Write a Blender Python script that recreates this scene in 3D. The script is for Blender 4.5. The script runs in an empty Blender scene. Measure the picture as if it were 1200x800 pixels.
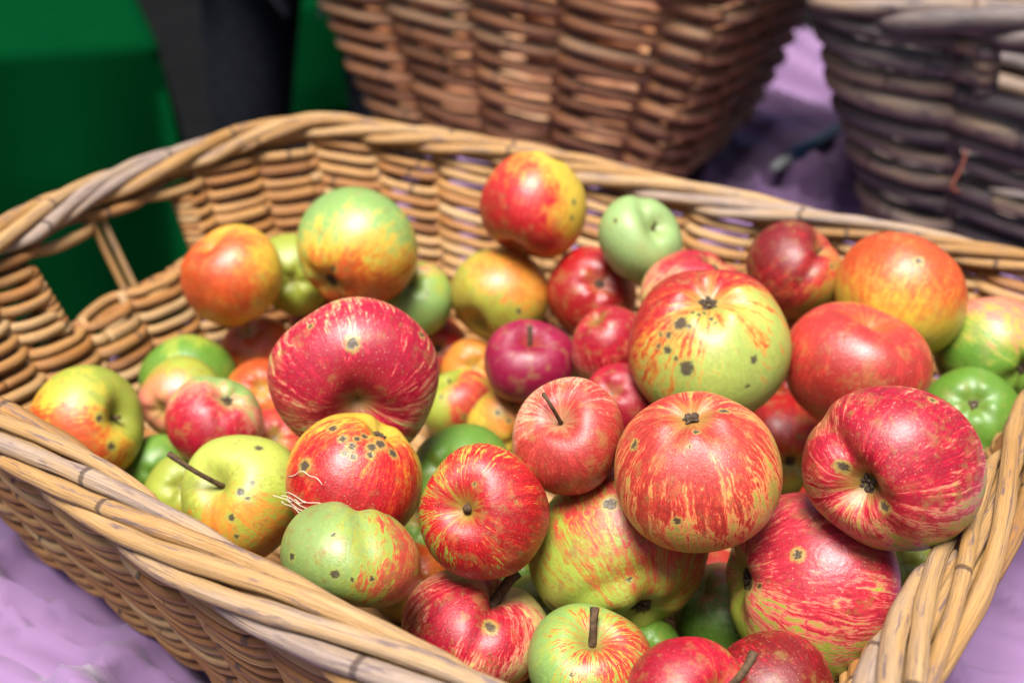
import bpy, bmesh, math, random
import numpy as np
from mathutils import Vector, Matrix
rng = np.random.default_rng(7)
random.seed(7)
scene = bpy.context.scene
C = scene.collection
# ------------------------------------------------------------------ camera
FPX = 1400.0
CAM = np.array([0.0, 0.0, 0.53])
p_, r_ = math.radians(30), math.radians(3)
FWD = np.array([0, math.cos(p_), -math.sin(p_)])
_R = np.array([1.0, 0, 0]); _U = np.cross(_R, FWD)
RGT = _R*math.cos(r_) + _U*math.sin(r_)
UPV = -_R*math.sin(r_) + _U*math.cos(r_)
cd = bpy.data.cameras.new('camera'); cam = bpy.data.objects.new('camera', cd); C.objects.link(cam)
m = Matrix([[RGT[i], UPV[i], -FWD[i], CAM[i]] for i in range(3)] + [[0, 0, 0, 1]])
cam.matrix_world = m
cd.sensor_width = 36; cd.lens = FPX/1200*36
cd.clip_start = 0.02; cd.clip_end = 200
cd.dof.use_dof = True; cd.dof.focus_distance = 0.585; cd.dof.aperture_fstop = 5.2
scene.camera = cam
# ------------------------------------------------------------------ light
SUN_EL, SUN_AZ = 71, 202            # degrees; azimuth measured from +y towards +x
w = bpy.data.worlds.new('World'); scene.world = w; w.use_nodes = True
nt = w.node_tree; bg = nt.nodes['Background']
sky = nt.nodes.new('ShaderNodeTexSky'); sky.sky_type = 'NISHITA'; sky.sun_disc = False
sky.sun_elevation = math.radians(SUN_EL); sky.sun_rotation = math.radians(SUN_AZ)
sky.air_density = 1.0; sky.dust_density = 3.0
nt.links.new(sky.outputs[0], bg.inputs[0]); bg.inputs[1].default_value = 0.05
sd = bpy.data.lights.new('sun', 'SUN'); sd.energy = 3.9; sd.angle = math.radians(26); sd.color = (1.0, .96, .91)
sun = bpy.data.objects.new('sun', sd); C.objects.link(sun)
el, az = math.radians(SUN_EL), math.radians(SUN_AZ)
sdir = Vector((math.sin(az)*math.cos(el), math.cos(az)*math.cos(el), math.sin(el)))
sun.rotation_euler = sdir.to_track_quat('Z', 'Y').to_euler(); sun.location = sdir*10
scene.view_settings.view_transform = 'Standard'; scene.view_settings.look = 'None'
scene.view_settings.exposure = 1.36; scene.view_settings.gamma = 1

# ------------------------------------------------------------------ helpers
def tag(o, label=None, cat=None, group=None, kind=None):
    if label: o['label'] = label
    if cat: o['category'] = cat
    if group: o['group'] = group
    if kind: o['kind'] = kind
    return o
def empty(name, loc, label, cat, group=None):
    o = bpy.data.objects.new(name, None); C.objects.link(o); o.location = loc
    o.empty_display_size = .02
    return tag(o, label, cat, group)
def mesh_obj(name, V, F, mat, parent=None, smooth=True, attrs=None):
    me = bpy.data.meshes.new(name)
    me.from_pydata([tuple(v) for v in np.asarray(V, float)], [], F)
    if smooth: me.polygons.foreach_set('use_smooth', [True]*len(me.polygons))
    if attrs:
        for k, (typ, arr) in attrs.items():
            a = me.attributes.new(k, typ, 'POINT')
            a.data.foreach_set('vector' if typ == 'FLOAT_VECTOR' else 'value', np.asarray(arr, np.float32).ravel())
    me.materials.append(mat); me.update()
    o = bpy.data.objects.new(name, me); C.objects.link(o)
    if parent is not None:
        o.parent = parent
        pm = Matrix.Translation(parent.location) @ parent.rotation_euler.to_matrix().to_4x4()
        o.matrix_parent_inverse = pm.inverted()
    return o
def px(u, v, z=None, d=None):
    """a point seen at (u, v) of the photograph, at height z or at distance d along the view axis"""
    q = FWD + RGT*(u-600)/FPX - UPV*(v-400)/FPX
    t = (z-CAM[2])/q[2] if d is None else d
    return CAM + q*t

class Tubes:
    """collects round rods; every vertex carries rod id and a coordinate running along the rod"""
    def __init__(s): s.V = []; s.F = []; s.rod = []; s.wv = []; s.n = 0
    def add(s, P, r, sides=8, rid=None, squash=1.0):
        P = np.asarray(P, float); N = len(P)
        r = np.broadcast_to(np.asarray(r, float), (N,))
        T = np.gradient(P, axis=0); T /= np.linalg.norm(T, axis=1)[:, None] + 1e-12
        up = np.array([0, 0, 1.0]) if abs(T[0][2]) < .8 else np.array([1.0, 0, 0])
        A = np.empty_like(P); a = up - T[0]*(up@T[0])
        for i in range(N):
            a = a - T[i]*(a@T[i]); a = a/(np.linalg.norm(a)+1e-12); A[i] = a
        B = np.cross(T, A)
        th = np.arange(sides)*2*math.pi/sides
        ring = P[:, None, :] + r[:, None, None]*(A[:, None, :]*np.cos(th)[None, :, None]*squash + B[:, None, :]*np.sin(th)[None, :, None])
        L = np.concatenate([[0], np.cumsum(np.linalg.norm(np.diff(P, axis=0), axis=1))])
        if rid is None: rid = random.random()
        base = s.n
        V = ring.reshape(-1, 3)
        wv = np.stack([np.repeat(L, sides)+rid*50, np.tile(np.cos(th), N)*.012+rid*9, np.tile(np.sin(th), N)*.012+rid*5], 1)
        s.V.append(V); s.wv.append(wv); s.rod.append(np.full(len(V), rid))
        for i in range(N-1):
            for j in range(sides):
                k = (j+1) % sides
                s.F.append((base+i*sides+j, base+i*sides+k, base+(i+1)*sides+k, base+(i+1)*sides+j))
        s.F.append(tuple(base+j for j in range(sides))[::-1])
        s.F.append(tuple(base+(N-1)*sides+j for j in range(sides)))
        s.n += len(V)
    def build(s, name, mat, parent=None):
        return mesh_obj(name, np.concatenate(s.V), s.F, mat, parent, True,
                        {'rod': ('FLOAT', np.concatenate(s.rod)), 'wv': ('FLOAT_VECTOR', np.concatenate(s.wv))})

class NT:
    def __init__(s, name):
        s.m = bpy.data.materials.new(name); s.m.use_nodes = True; s.t = s.m.node_tree
        s.p = s.t.nodes['Principled BSDF']
    def n(s, typ, **kw):
        o = s.t.nodes.new(typ)
        for k, v in kw.items():
            if k.startswith('i_'):
                key = k[2:]; key = int(key) if key.isdigit() else key
                s.set(o.inputs[key], v)
            else: setattr(o, k, v)
        return o
    def set(s, inp, v):
        if hasattr(v, 'is_linked') or isinstance(v, bpy.types.NodeSocket): s.t.links.new(v, inp)
        else:
            if isinstance(v, (tuple, list)) and len(v) == 3 and inp.type == 'RGBA': v = (*v, 1)
            inp.default_value = v
    def math(s, op, a, b=None, c=None, clamp=False):
        o = s.t.nodes.new('ShaderNodeMath'); o.operation = op; o.use_clamp = clamp
        s.set(o.inputs[0], a)
        if b is not None: s.set(o.inputs[1], b)
        if c is not None: s.set(o.inputs[2], c)
        return o.outputs[0]
    def vm(s, op, a, b=None, scale=None):
        o = s.t.nodes.new('ShaderNodeVectorMath'); o.operation = op
        s.set(o.inputs[0], a)
        if b is not None: s.set(o.inputs[1], b)
        if scale is not None: s.set(o.inputs[3], scale)
        return o.outputs['Value'] if op in ('DOT_PRODUCT', 'LENGTH', 'DISTANCE') else o.outputs[0]
    def noise(s, vec, scale, detail=3, rough=.5, dist=0):
        o = s.n('ShaderNodeTexNoise'); s.set(o.inputs['Vector'], vec)
        o.inputs['Scale'].default_value = scale; o.inputs['Detail'].default_value = detail
        o.inputs['Roughness'].default_value = rough; o.inputs['Distortion'].default_value = dist
        return o.outputs['Fac']
    def ramp(s, fac, stops, mode='LINEAR'):
        o = s.n('ShaderNodeValToRGB'); s.set(o.inputs[0], fac); cr = o.color_ramp; cr.interpolation = mode
        while len(cr.elements) < len(stops): cr.elements.new(.5)
        for e, (q, c) in zip(cr.elements, stops): e.position = q; e.color = (*c, 1) if len(c) == 3 else c
        return o.outputs[0]
    def mix(s, f, a, b, typ='MIX'):
        o = s.n('ShaderNodeMix', data_type='RGBA', blend_type=typ)
        s.set(o.inputs[0], f); s.set(o.inputs[6], a); s.set(o.inputs[7], b)
        return o.outputs[2]
    def step(s, x, lo, hi):
        o = s.n('ShaderNodeMapRange', interpolation_type='SMOOTHSTEP')
        s.set(o.inputs[0], x); o.inputs[1].default_value = lo; o.inputs[2].default_value = hi
        return o.outputs[0]
    def bump(s, h, strength, dist):
        o = s.n('ShaderNodeBump'); s.set(o.inputs['Height'], h)
        o.inputs['Strength'].default_value = strength; o.inputs['Distance'].default_value = dist
        s.t.links.new(o.outputs[0], s.p.inputs['Normal'])

def plain(name, col, rough=.8, var=.25, scale=20, bump=.0):
    col = tuple(.8*c for c in col)
    t = NT(name); co = t.n('ShaderNodeTexCoord').outputs['Object']
    n = t.noise(co, scale, 4)
    t.set(t.p.inputs['Base Color'], t.ramp(n, [(.3, tuple(c*(1-var) for c in col)), (.7, tuple(min(1, c*(1+var)) for c in col))]))
    t.p.inputs['Roughness'].default_value = rough; t.p.inputs['Specular IOR Level'].default_value = .15
    if bump: t.bump(n, .5, bump)
    return t.m

def wicker(name, stops, stain, stain_lo, knots=.8, rough=.5):
    t = NT(name)
    wv = t.n('ShaderNodeAttribute', attribute_name='wv').outputs['Vector']
    rod = t.n('ShaderNodeAttribute', attribute_name='rod').outputs['Fac']
    st = t.vm('MULTIPLY', wv, (9.0, 160.0, 160.0))
    streak = t.noise(st, 1.6, 4, .6)
    stops = [(q, tuple(.80*x**1.22 for x in c)) for q, c in stops]
    lon = t.noise(t.vm('MULTIPLY', wv, (22.0, 60.0, 60.0)), 1.0, 3, .5)
    f = t.math('ADD', t.math('MULTIPLY', rod, .62), t.math('MULTIPLY', lon, .5))
    f = t.math('SUBTRACT', f, .08)
    col = t.ramp(f, stops)
    col = t.mix(t.math('MULTIPLY', t.step(streak, .42, .72), .35), col, tuple(c*.35 for c in stops[len(stops)//2][1]))
    crk = t.noise(t.vm('MULTIPLY', wv, (14.0, 700.0, 700.0)), 1.0, 3, .6)
    col = t.mix(t.math('MULTIPLY', t.step(crk, .57, .68), .72), col, stain)
    # mould and weathering blotches
    bl = t.noise(t.vm('MULTIPLY', wv, (30.0, 90.0, 90.0)), 1.3, 5, .65)
    col = t.mix(t.math('MULTIPLY', t.step(bl, stain_lo, stain_lo+.14), .85), col, stain)
    # knots: thin dark rings across the rod
    u = t.n('ShaderNodeSeparateXYZ'); t.set(u.inputs[0], wv)
    vo = t.n('ShaderNodeTexVoronoi', voronoi_dimensions='1D'); t.set(vo.inputs['W'], t.math('ADD', u.outputs[0], t.math('MULTIPLY', lon, .006)))
    vo.inputs['Scale'].default_value = 4
    kn = t.step(vo.outputs['Distance'], .010, .003)
    kn = t.math('MULTIPLY', kn, knots)
    col = t.mix(kn, col, (.05, .028, .02))
    t.set(t.p.inputs['Base Color'], col)
    t.set(t.p.inputs['Roughness'], t.math('ADD', t.math('MULTIPLY', streak, .3), rough-.12))
    h = t.math('ADD', t.math('MULTIPLY', t.math('SUBTRACT', streak, crk), .7), t.math('MULTIPLY', bl, .4))
    h = t.math('ADD', h, t.math('MULTIPLY', kn, .6))
    t.bump(h, .85, .0016)
    return t.m

# ---- apple data: key, photo position, colours, marks, label
# ------------------------------------------------------------------ materials
M_tan = wicker('golden_willow', [(.05, (.30, .13, .04)), (.3, (.46, .22, .065)), (.55, (.56, .32, .12)), (.8, (.60, .41, .21)), (1, (.42, .32, .25))], (.10, .075, .075), .60)
M_rim = wicker('pale_willow', [(.05, (.34, .17, .05)), (.3, (.50, .29, .10)), (.55, (.56, .37, .18)), (.75, (.44, .34, .27)), (1, (.25, .19, .20))], (.11, .075, .085), .53)
M_brown = wicker('brown_willow', [(.05, (.22, .09, .035)), (.3, (.38, .165, .07)), (.6, (.53, .26, .12)), (.85, (.58, .38, .22)), (1, (.42, .29, .22))], (.06, .035, .035), .58)
M_dark = wicker('weathered_willow', [(.05, (.07, .05, .05)), (.3, (.15, .11, .10)), (.55, (.27, .21, .19)), (.8, (.40, .28, .18)), (1, (.40, .36, .36))], (.035, .025, .035), .52, rough=.55)
M_stem = plain('apple_stalk', (.09, .055, .03), .8, .5, 400, .0004)
M_calyx = plain('apple_eye', (.085, .058, .038), .9, .5, 500, .0006)

# ------------------------------------------------------------------ setting: ground
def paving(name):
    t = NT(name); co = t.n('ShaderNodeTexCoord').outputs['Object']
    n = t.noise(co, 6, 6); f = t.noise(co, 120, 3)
    t.set(t.p.inputs['Base Color'], t.mix(f, t.ramp(n, [(.3, (.003, .003, .004)), (.7, (.006, .006, .007))]), (.007, .007, .007)))  # dark asphalt pushed near black: the shade on the ground is in its colour
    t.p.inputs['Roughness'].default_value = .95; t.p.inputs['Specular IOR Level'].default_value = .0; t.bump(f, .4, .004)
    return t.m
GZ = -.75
g = mesh_obj('ground', [(-60, -20, GZ), (60, -20, GZ), (60, 100, GZ), (-60, 100, GZ)], [(0, 1, 2, 3)], paving('shade_darkened_asphalt'), None, False)
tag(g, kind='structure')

# ------------------------------------------------------------------ cloth maker
def cloth_mat(name, col, dark):
    t = NT(name); co = t.n('ShaderNodeTexCoord').outputs['Object']
    n = t.noise(co, 9, 3)
    wx = t.n('ShaderNodeTexWave'); t.set(wx.inputs['Vector'], co); wx.inputs['Scale'].default_value = 260; wx.inputs['Distortion'].default_value = 1.5
    t.set(t.p.inputs['Base Color'], t.mix(t.math('MULTIPLY', n, .6), col, dark))
    t.p.inputs['Roughness'].default_value = .75
    t.p.inputs['Sheen Weight'].default_value = 0 if col[1] < .1 and col[0] < .1 else .2; t.p.inputs['Specular IOR Level'].default_value = .0 if col[0] < .1 else .12
    t.bump(wx.outputs['Fac'], .12, .0006)
    return t.m
def vnoise(x, y, seed, octs=3, ridge=False):
    r = np.random.default_rng(seed); out = np.zeros_like(x); a = 1.0
    for o in range(octs):
        for k in range(5):
            ang = r.uniform(0, math.pi); fr = r.uniform(.7, 1.4)*2**o; ph = r.uniform(0, 6.28)
            s = np.sin((x*math.cos(ang)+y*math.sin(ang))*fr+ph + .8*np.sin((x*math.sin(ang)-y*math.cos(ang))*fr*.6+ph*2))
            out += a*(1-2*np.abs(s) if ridge else s)/5
        a *= .5
    return out
def draped_cloth(name, frame, L, W, drop, mat, amp, label, cat, res=.012, foldk=22, foldf=30, seed=3, thick=.0015, flat=()):
    """frame: (origin, xdir, ydir) of the table top corner; cloth covers L x W and hangs down on every side"""
    O, X, Y = frame
    nu = int((L+2*drop)/res); nv = int((W+2*drop)/res)
    a = np.linspace(-drop, L+drop, nu); b = np.linspace(-drop, W+drop, nv)
    Ag, Bg = np.meshgrid(a, b, indexing='ij')
    ox = np.where(Ag < 0, -Ag, np.where(Ag > L, Ag-L, 0)); oy = np.where(Bg < 0, -Bg, np.where(Bg > W, Bg-W, 0))
    sx = np.sign(Ag-L/2); sy = np.sign(Bg-W/2)
    d = np.maximum(ox, oy); hang = np.clip(d, 0, drop)
    ca = np.clip(Ag, 0, L); cb = np.clip(Bg, 0, W)
    # vertical folds in the hanging part, growing with the drop
    fx = np.sin(cb*foldk+2*np.sin(cb*5))*.5+.5; fy = np.sin(ca*foldk+2*np.sin(ca*4)+1)*.5+.5
    g_ = np.clip(hang/.25, 0, 1)
    px_ = ca + sx*(ox > 0)*(.006+.045*fx*g_); py_ = cb + sy*(oy > 0)*(.006+.045*fy*g_)
    wr = np.zeros_like(Ag); rs = np.random.default_rng(seed)
    for k in range(7):
        an = 1.15+rs.normal(0, .38); fr = foldf*rs.uniform(.6, 2.2); u_ = Ag*math.cos(an)+Bg*math.sin(an); v_ = Bg*math.cos(an)-Ag*math.sin(an)
        ph_ = u_*fr + 1.6*np.sin(v_*fr*.31+k) + .7*np.sin(u_*fr*.4+v_*fr*.23+2*k)
        env = np.clip(np.sin(v_*fr*.27+k*1.3)*.5+np.sin(u_*fr*.13+k*2.1)*.5+.15, 0, 1)
        wr += env*(1-np.abs(np.sin(ph_)))**4.0*(foldf/fr)**.5
    z = amp*(np.clip(wr, 0, 1.6)-.5)*(1-np.clip(hang/.1, 0, 1)) - hang
    z = z - 0.012*(1-np.cos(np.clip(d/.03, 0, 1)*math.pi))*.5*0
    P = O[None, None, :] + px_[..., None]*X + py_[..., None]*Y
    P[..., 2] += z
    for (bx, by, dg, ha_, hb_) in flat:             # pressed flat under what stands on it
        cg, sg_ = math.cos(math.radians(dg)), math.sin(math.radians(dg))
        ex = np.abs((P[..., 0]-bx)*cg+(P[..., 1]-by)*sg_)-ha_; ey = np.abs(-(P[..., 0]-bx)*sg_+(P[..., 1]-by)*cg)-hb_
        lim = np.clip(np.maximum(ex, ey), 0, None)*.5
        P[..., 2] = np.minimum(P[..., 2], lim)
    V = P.reshape(-1, 3); F = []
    for i in range(nu-1):
        for j in range(nv-1):
            q = i*nv+j; F.append((q, q+nv, q+nv+1, q+1))
    o = mesh_obj(name, V, F, mat); tag(o, label, cat)
    sm = o.modifiers.new('thickness', 'SOLIDIFY'); sm.thickness = thick; sm.offset = -1
    return o
def unit(a): a = np.array(a, float); return a/np.linalg.norm(a)
M_lilac = cloth_mat('lilac_cloth', (.21, .128, .235), (.155, .08, .18))
M_green = cloth_mat('green_cloth', (.0006, .030, .008), (.0004, .019, .004))

# main table: its left edge runs just past the basket's handle end
TX = unit((.91, -.415, 0)); TY = unit((.415, .91, 0))
TO = np.array([-.79, -.08, 0.0])
TL, TW = 2.0, 2.45
def table(name, O, X, Y, L, W, top, label, mat):
    t = empty(name, tuple(O + X*L/2 + Y*W/2 + np.array([0, 0, GZ-O[2]])), label, 'table')
    def box(c, hx, hy, z0, z1, nm):
        V = [c + X*sx*hx + Y*sy*hy + np.array([0, 0, z]) for z in (z0, z1) for sx, sy in ((-1, -1), (1, -1), (1, 1), (-1, 1))]
        F = [(3, 2, 1, 0), (4, 5, 6, 7), (0, 1, 5, 4), (1, 2, 6, 5), (2, 3, 7, 6), (3, 0, 4, 7)]
        o = mesh_obj(nm, V, F, mat, t, False)
        bv = o.modifiers.new('bevel', 'BEVEL'); bv.width = .003; bv.segments = 2
    c = O*np.array([1, 1, 0]) + X*L/2 + Y*W/2
    box(c, L/2-.005, W/2-.005, top-.03, top, 'tabletop')
    for sx in (-1, 1):
        for sy in (-1, 1):
            box(c + X*sx*(L/2-.08) + Y*sy*(W/2-.08), .025, .025, GZ, top-.03, 'leg')
    return t
M_wood = plain('table_wood', (.25, .15, .08), .6, .3, 14)
table('market_table', TO, TX, TY, TL, TW, -.045, 'wooden market table under the lilac cloth carrying the wicker baskets', M_wood)
draped_cloth('tablecloth', (TO+np.array([0, 0, -.011]), TX, TY), TL, TW, .42, M_lilac, .040,
             'wrinkled lilac cloth spread beneath the three wicker baskets', 'tablecloth', res=.005, flat=[(.01, .65, -27, .30, .21), (.072, 1.49, -26, .20, .16), (.705, 1.262, -24, .27, .19)])
# green draped stall behind on the left
GX = unit((1, .42, 0)); GY = unit((-.42, 1, 0))
GO = px(180, 46, z=-.13) - GX*1.68
table('stall_table', GO, GX, GY, 1.68, .8, -.145, 'low stall table under dark green cloth behind the apple basket', M_wood)
draped_cloth('green_tablecloth', (GO+np.array([0, 0, -.002]), GX, GY), 1.68, .8, .61, M_green, .006,
             'dark green cloth hanging over the stall behind the handle end', 'tablecloth', res=.02, foldk=9, seed=9)
# low stall far behind between the trouser legs
BO = np.array([-.72, 3.5, -.38])
table('crate_table', BO, GX, GY, .5, .5, -.395, 'low bench under green cloth seen between the dark trouser legs', M_wood)
draped_cloth('bench_cover', (BO+np.array([0, 0, -.002]), GX, GY), .5, .5, .36, M_green, .006,
             'green cloth on the low bench seen between the dark trouser legs', 'cloth', res=.03, foldk=9, seed=5)

# ------------------------------------------------------------------ baskets
def smooth_closed(pts, N):
    P = np.array(pts, float); n = len(P); out = []
    for i in range(n):
        p0, p1, p2, p3 = P[i-1], P[i], P[(i+1) % n], P[(i+2) % n]
        for t in np.linspace(0, 1, 24, endpoint=False):
            out.append(.5*((2*p1)+(-p0+p2)*t+(2*p0-5*p1+4*p2-p3)*t*t+(-p0+3*p1-3*p2+p3)*t**3))
    return resample(np.array(out), N)
def resample(Q, N):
    Q = np.vstack([Q, Q[:1]]); L = np.concatenate([[0], np.cumsum(np.linalg.norm(np.diff(Q, axis=0), axis=1))])
    s = np.linspace(0, L[-1], N, endpoint=False)
    return np.stack([np.interp(s, L, Q[:, k]) for k in range(2)], 1)
def rrect(a, b, rc, N):
    """rounded rectangle, counter clockwise from the (-a,-b) corner; same parameter for every size"""
    pts = []
    for (cx, cy, a0) in ((-a+rc, -b+rc, 180), (a-rc, -b+rc, 270), (a-rc, b-rc, 0), (-a+rc, b-rc, 90)):
        for q in np.linspace(0, 90, 10):
            an = math.radians(a0+q); pts.append((cx+rc*math.cos(an), cy+rc*math.sin(an)))
    return resample(np.array(pts), N)

def woven_basket(name, label, curve, H, z0, corners, pitch, rr, spacing, mat, mat_rim, holes=(), rim=None, rise=None, srad=.004, slant=.3, jitter=1.0, group='wicker baskets on the lilac cloth', openings=()):
    """curve(h) -> closed Nx2 outline at height fraction h; corners: sorted fractions of the outline where the walls meet"""
    N = 720
    ref = curve(1.0, N)
    c = ref.mean(0)
    root = empty(name, (c[0], c[1], z0), label, 'basket', group)
    per = np.linalg.norm(np.diff(np.vstack([ref, ref[:1]]), axis=0), axis=1).sum()
    nst = int(per/spacing/2)*2                      # even number of stakes
    rise = rise or (lambda s: 0*s)
    cache = {}
    def P(s, h, off=0.0):
        """point on the wall at outline fraction s (array), height fraction h (array), pushed outward by off"""
        s = np.asarray(s, float) % 1.0; h = np.broadcast_to(np.asarray(h, float), s.shape)
        lo, hi = cache.setdefault('lo', curve(0.0, N)), cache.setdefault('hi', ref)
        def at(cu, s):
            x = s*N; i = np.floor(x).astype(int) % N; f = (x-np.floor(x))[:, None]
            return cu[i]*(1-f)+cu[(i+1) % N]*f
        q = at(lo, s)*(1-h[:, None]) + at(hi, s)*h[:, None]
        t = at(hi, s+.004)-at(hi, s-.004); nrm = np.stack([t[:, 1], -t[:, 0]], 1); nrm /= np.linalg.norm(nrm, axis=1)[:, None]
        q = q + nrm*np.broadcast_to(off, s.shape)[:, None]
        return np.concatenate([q, (z0 + h*(H+rise(s)))[:, None]], 1)
    cs = list(corners)+[corners[0]+1]
    rows = int((H-.012)/pitch)
    A = rr*1.1+srad*.9
    for wi in range(len(corners)):
        s0, s1 = cs[wi], cs[wi+1]; T = Tubes()
        for k in range(rows):
            h = (k+.6)/rows*.97
            segs = [(s0, s1)]
            for (a, b, ha, hb) in holes:
                if ha < h < hb:
                    ns = []
                    for (x, y) in segs:
                        for off in (0, 1):
                            pass
                        aa, bb = (a, b) if a >= s0 else (a+1, b+1)
                        if x < bb and y > aa: ns += [(x, aa), (bb, y)]
                        else: ns.append((x, y))
                    segs = [q for q in ns if q[1]-q[0] > .01]
            for (x, y) in segs:
                n = max(8, int((y-x)*per/.006)); s = np.linspace(x, y, n)
                ph = s*nst*math.pi + k*math.pi
                w = np.sin(ph); w = np.tanh(w*1.8)/math.tanh(1.8)
                wob = np.sin(s*37+k*1.7)*.0007*jitter + np.sin(s*83+k*2.9)*.0005*jitter
                zz = np.cos(ph)*slant*pitch + wob + rng.normal(0, .0006*jitter)
                r = rr*(1+rng.normal(0, .08*jitter))*(1+.07*np.sin(s*61+k*3.1))
                Q = P(s, h, w*A)
                Q[:, 2] += zz
                # rods are spliced: change id every 0.3 to 0.5 m
                i0 = 0
                while i0 < n-1:
                    ln = int(rng.uniform(.16, .42)/.006); i1 = min(n-1, i0+ln)
                    if n-1-i1 < 12: i1 = n-1
                    T.add(Q[i0:i1+1], r[i0:i1+1]*(1-.0*s[i0:i1+1]), 8); i0 = i1
        T.build('side_panel', mat, root)
    # stakes: pairs of thin uprights
    T = Tubes()
    for k in range(nst):
        s = (k)/nst
        for dd in (-.004, .004):
            hh = np.linspace(0, .99, 12)
            inh = [(a, b, ha, hb) for (a, b, ha, hb) in holes if a < s < b or a < s+1 < b]
            if inh: hh = np.linspace(0, inh[0][2], 10)
            T.add(P(np.full(len(hh), s+dd/per), hh), srad, 6)
    T.build('stakes', mat, root)
    # wraps at the sides of each handle opening and the post in its middle
    for (a, b, ha, hb) in holes:
        for e, sg in ((a, -1), (b, 1)):
            T = Tubes()
            for k in range(int((hb-ha)*rows)+1):
                h = ha + (k+.3)/rows
                if h > hb: break
                th = np.linspace(-.2, math.pi*2.2, 16)
                s = e + sg*(.010*(.5-.5*np.cos(th)*1.0)-.004)/per*1.2
                Q = P(s, np.full(16, h)+.2*th/6.3/rows, np.sin(th)*A*.95)
                T.add(Q, rr*.85, 7)
            T.build('opening_edge', mat, root)
        T = Tubes()
        mid = (a+b)/2
        for dd, o2 in ((-.007, 0.001), (.005, -.001), (0, .006)):
            hh = np.linspace(ha-.12, min(1.0, hb+.08), 10)
            T.add(P(np.full(10, mid+dd/per), hh, o2), rr*.72, 8)
        T.build('handle_post', mat_rim, root)
    # braided rim
    if rim:
        core, rod, seglen, nseg_over, zoff = rim
        T = Tubes(); nseg = int(per/(seglen/nseg_over))
        for i in range(nseg):
            sA = i/nseg + rng.normal(0, .002); n = 46
            t = np.linspace(0, 1, n)
            s = sA + t*seglen*(1+rng.normal(0, .05))/per
            # angle round the rim: from under the outer side, over the top, down the inner side
            ang = np.radians(-62 + 262*t**1.0)        # 0 = outward, 90 = up, 180 = inward
            rad = core*(1+.05*np.sin(t*9+i)) + rng.normal(0, .0008)
            dive = np.clip((.08-t)/.08, 0, 1)+np.clip((t-.90)/.10, 0, 1)
            rad = rad*(1-.75*dive)
            B = P(s, np.ones(n))
            nx = P(s, np.ones(n), .01)-B; nx /= np.linalg.norm(nx, axis=1)[:, None]
            Q = B + nx*(np.cos(ang)*rad*1.12)[:, None]; Q[:, 2] += np.sin(ang)*rad*.9 + zoff
            rd = rod*(1+rng.normal(0, .13))*(1+.05*np.sin(t*31+i*2.1)+.035*np.sin(t*57+i))*(.72+.28*np.clip(np.minimum(t/.12, (1-t)/.15), 0, 1))
            T.add(Q, rd, 10)
        # filler rods running inside the braid
        for a_, o_ in ((200, .3), (320, .5), (90, .15)):
            s = np.linspace(0, 1, 420)
            B = P(s, np.ones(420), math.cos(math.radians(a_))*core*o_); B[:, 2] += zoff+math.sin(math.radians(a_))*core*o_
            T.add(B, rod*.95, 8)
        T.build('rim', mat_rim, root)
    # woven bottom
    T = Tubes(); lo = curve(0.0, N); c0 = lo.mean(0)
    e = lo[int(corners[1]*N) % N]-lo[int(corners[0]*N) % N]; e /= np.linalg.norm(e); f = np.array([-e[1], e[0]])
    uu = (lo-c0)@e; vv = (lo-c0)@f
    for k, vpos in enumerate(np.arange(vv.min()+rr, vv.max()-rr*.5, rr*1.75)):
        near = np.abs(vv-vpos) < .012
        if near.sum() < 2: continue
        x0, x1 = uu[near].min()+.004, uu[near].max()-.004
        n = 40; x = np.linspace(x0, x1, n)
        Q = c0+np.outer(x, e)+vpos*f
        T.add(np.concatenate([Q, (z0+.004+rr*.9+.0025*np.sin(x*60+k*math.pi))[:, None]], 1), rr*.95, 6)
    n0 = T.n; ring = lo[::12]; T.V.append(np.concatenate([ring, np.full((len(ring), 1), z0+.004)], 1)); T.rod.append(np.full(len(ring), .1)); T.wv.append(np.full((len(ring), 3), 3.0))
    T.F.append(tuple(range(n0, n0+len(ring)))); T.n += len(ring)
    T.build('bottom', mat, root)
    # foot rod round the bottom edge
    T = Tubes(); s = np.linspace(0, 1, 300)
    for q in range(2):
        T.add(P(s, .02+.0*s, A*(.3+.5*q*np.sin(s*nst*math.pi))), rr*1.05, 8)
    T.build('foot_border', mat, root)
    return root, P, per

# the big apple basket
RIM = [(-.385, .610), (-.330, .563), (-.269, .518), (-.208, .473), (-.155, .433), (-.108, .402), (-.066, .376), (-.022, .350), (.035, .315), (.085, .285), (.128, .300), (.179, .383), (.210, .429), (.253, .496), (.295, .565),
       (.355, .650), (.420, .725), (.428, .757), (.369, .786), (.256, .840), (.164, .880), (.063, .929), (-.038, .967), (-.121, .990), (-.178, .998), (-.212, .978), (-.240, .954), (-.283, .900), (-.328, .829), (-.360, .745), (-.395, .665)]
_rimc = smooth_closed(RIM, 720); _cc = _rimc.mean(0)
def main_curve(h, N):
    k = .80; return _cc + (_rimc-_cc)*(k+(1-k)*h)
def frac_of(pt): return int(np.argmin(np.linalg.norm(_rimc-np.array(pt), axis=1)))/720
fFR, fBR, fBL, fFL = frac_of((.11, .285)), frac_of((.430, .745)), frac_of((-.197, .993)), 1.0 + 0*frac_of((-.41, .64))
hl0, hl1 = frac_of((-.283, .900)), frac_of((-.358, .752))
hr0, hr1 = frac_of((.215, .437)), frac_of((.32, .60))
def rise(s):
    s = np.asarray(s) % 1.0
    return -.006*np.exp(-((s-(hl0+hl1)/2)/.09)**2) - .008*np.exp(-((s-(fBR+fBL)/2)/.09)**2)
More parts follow.
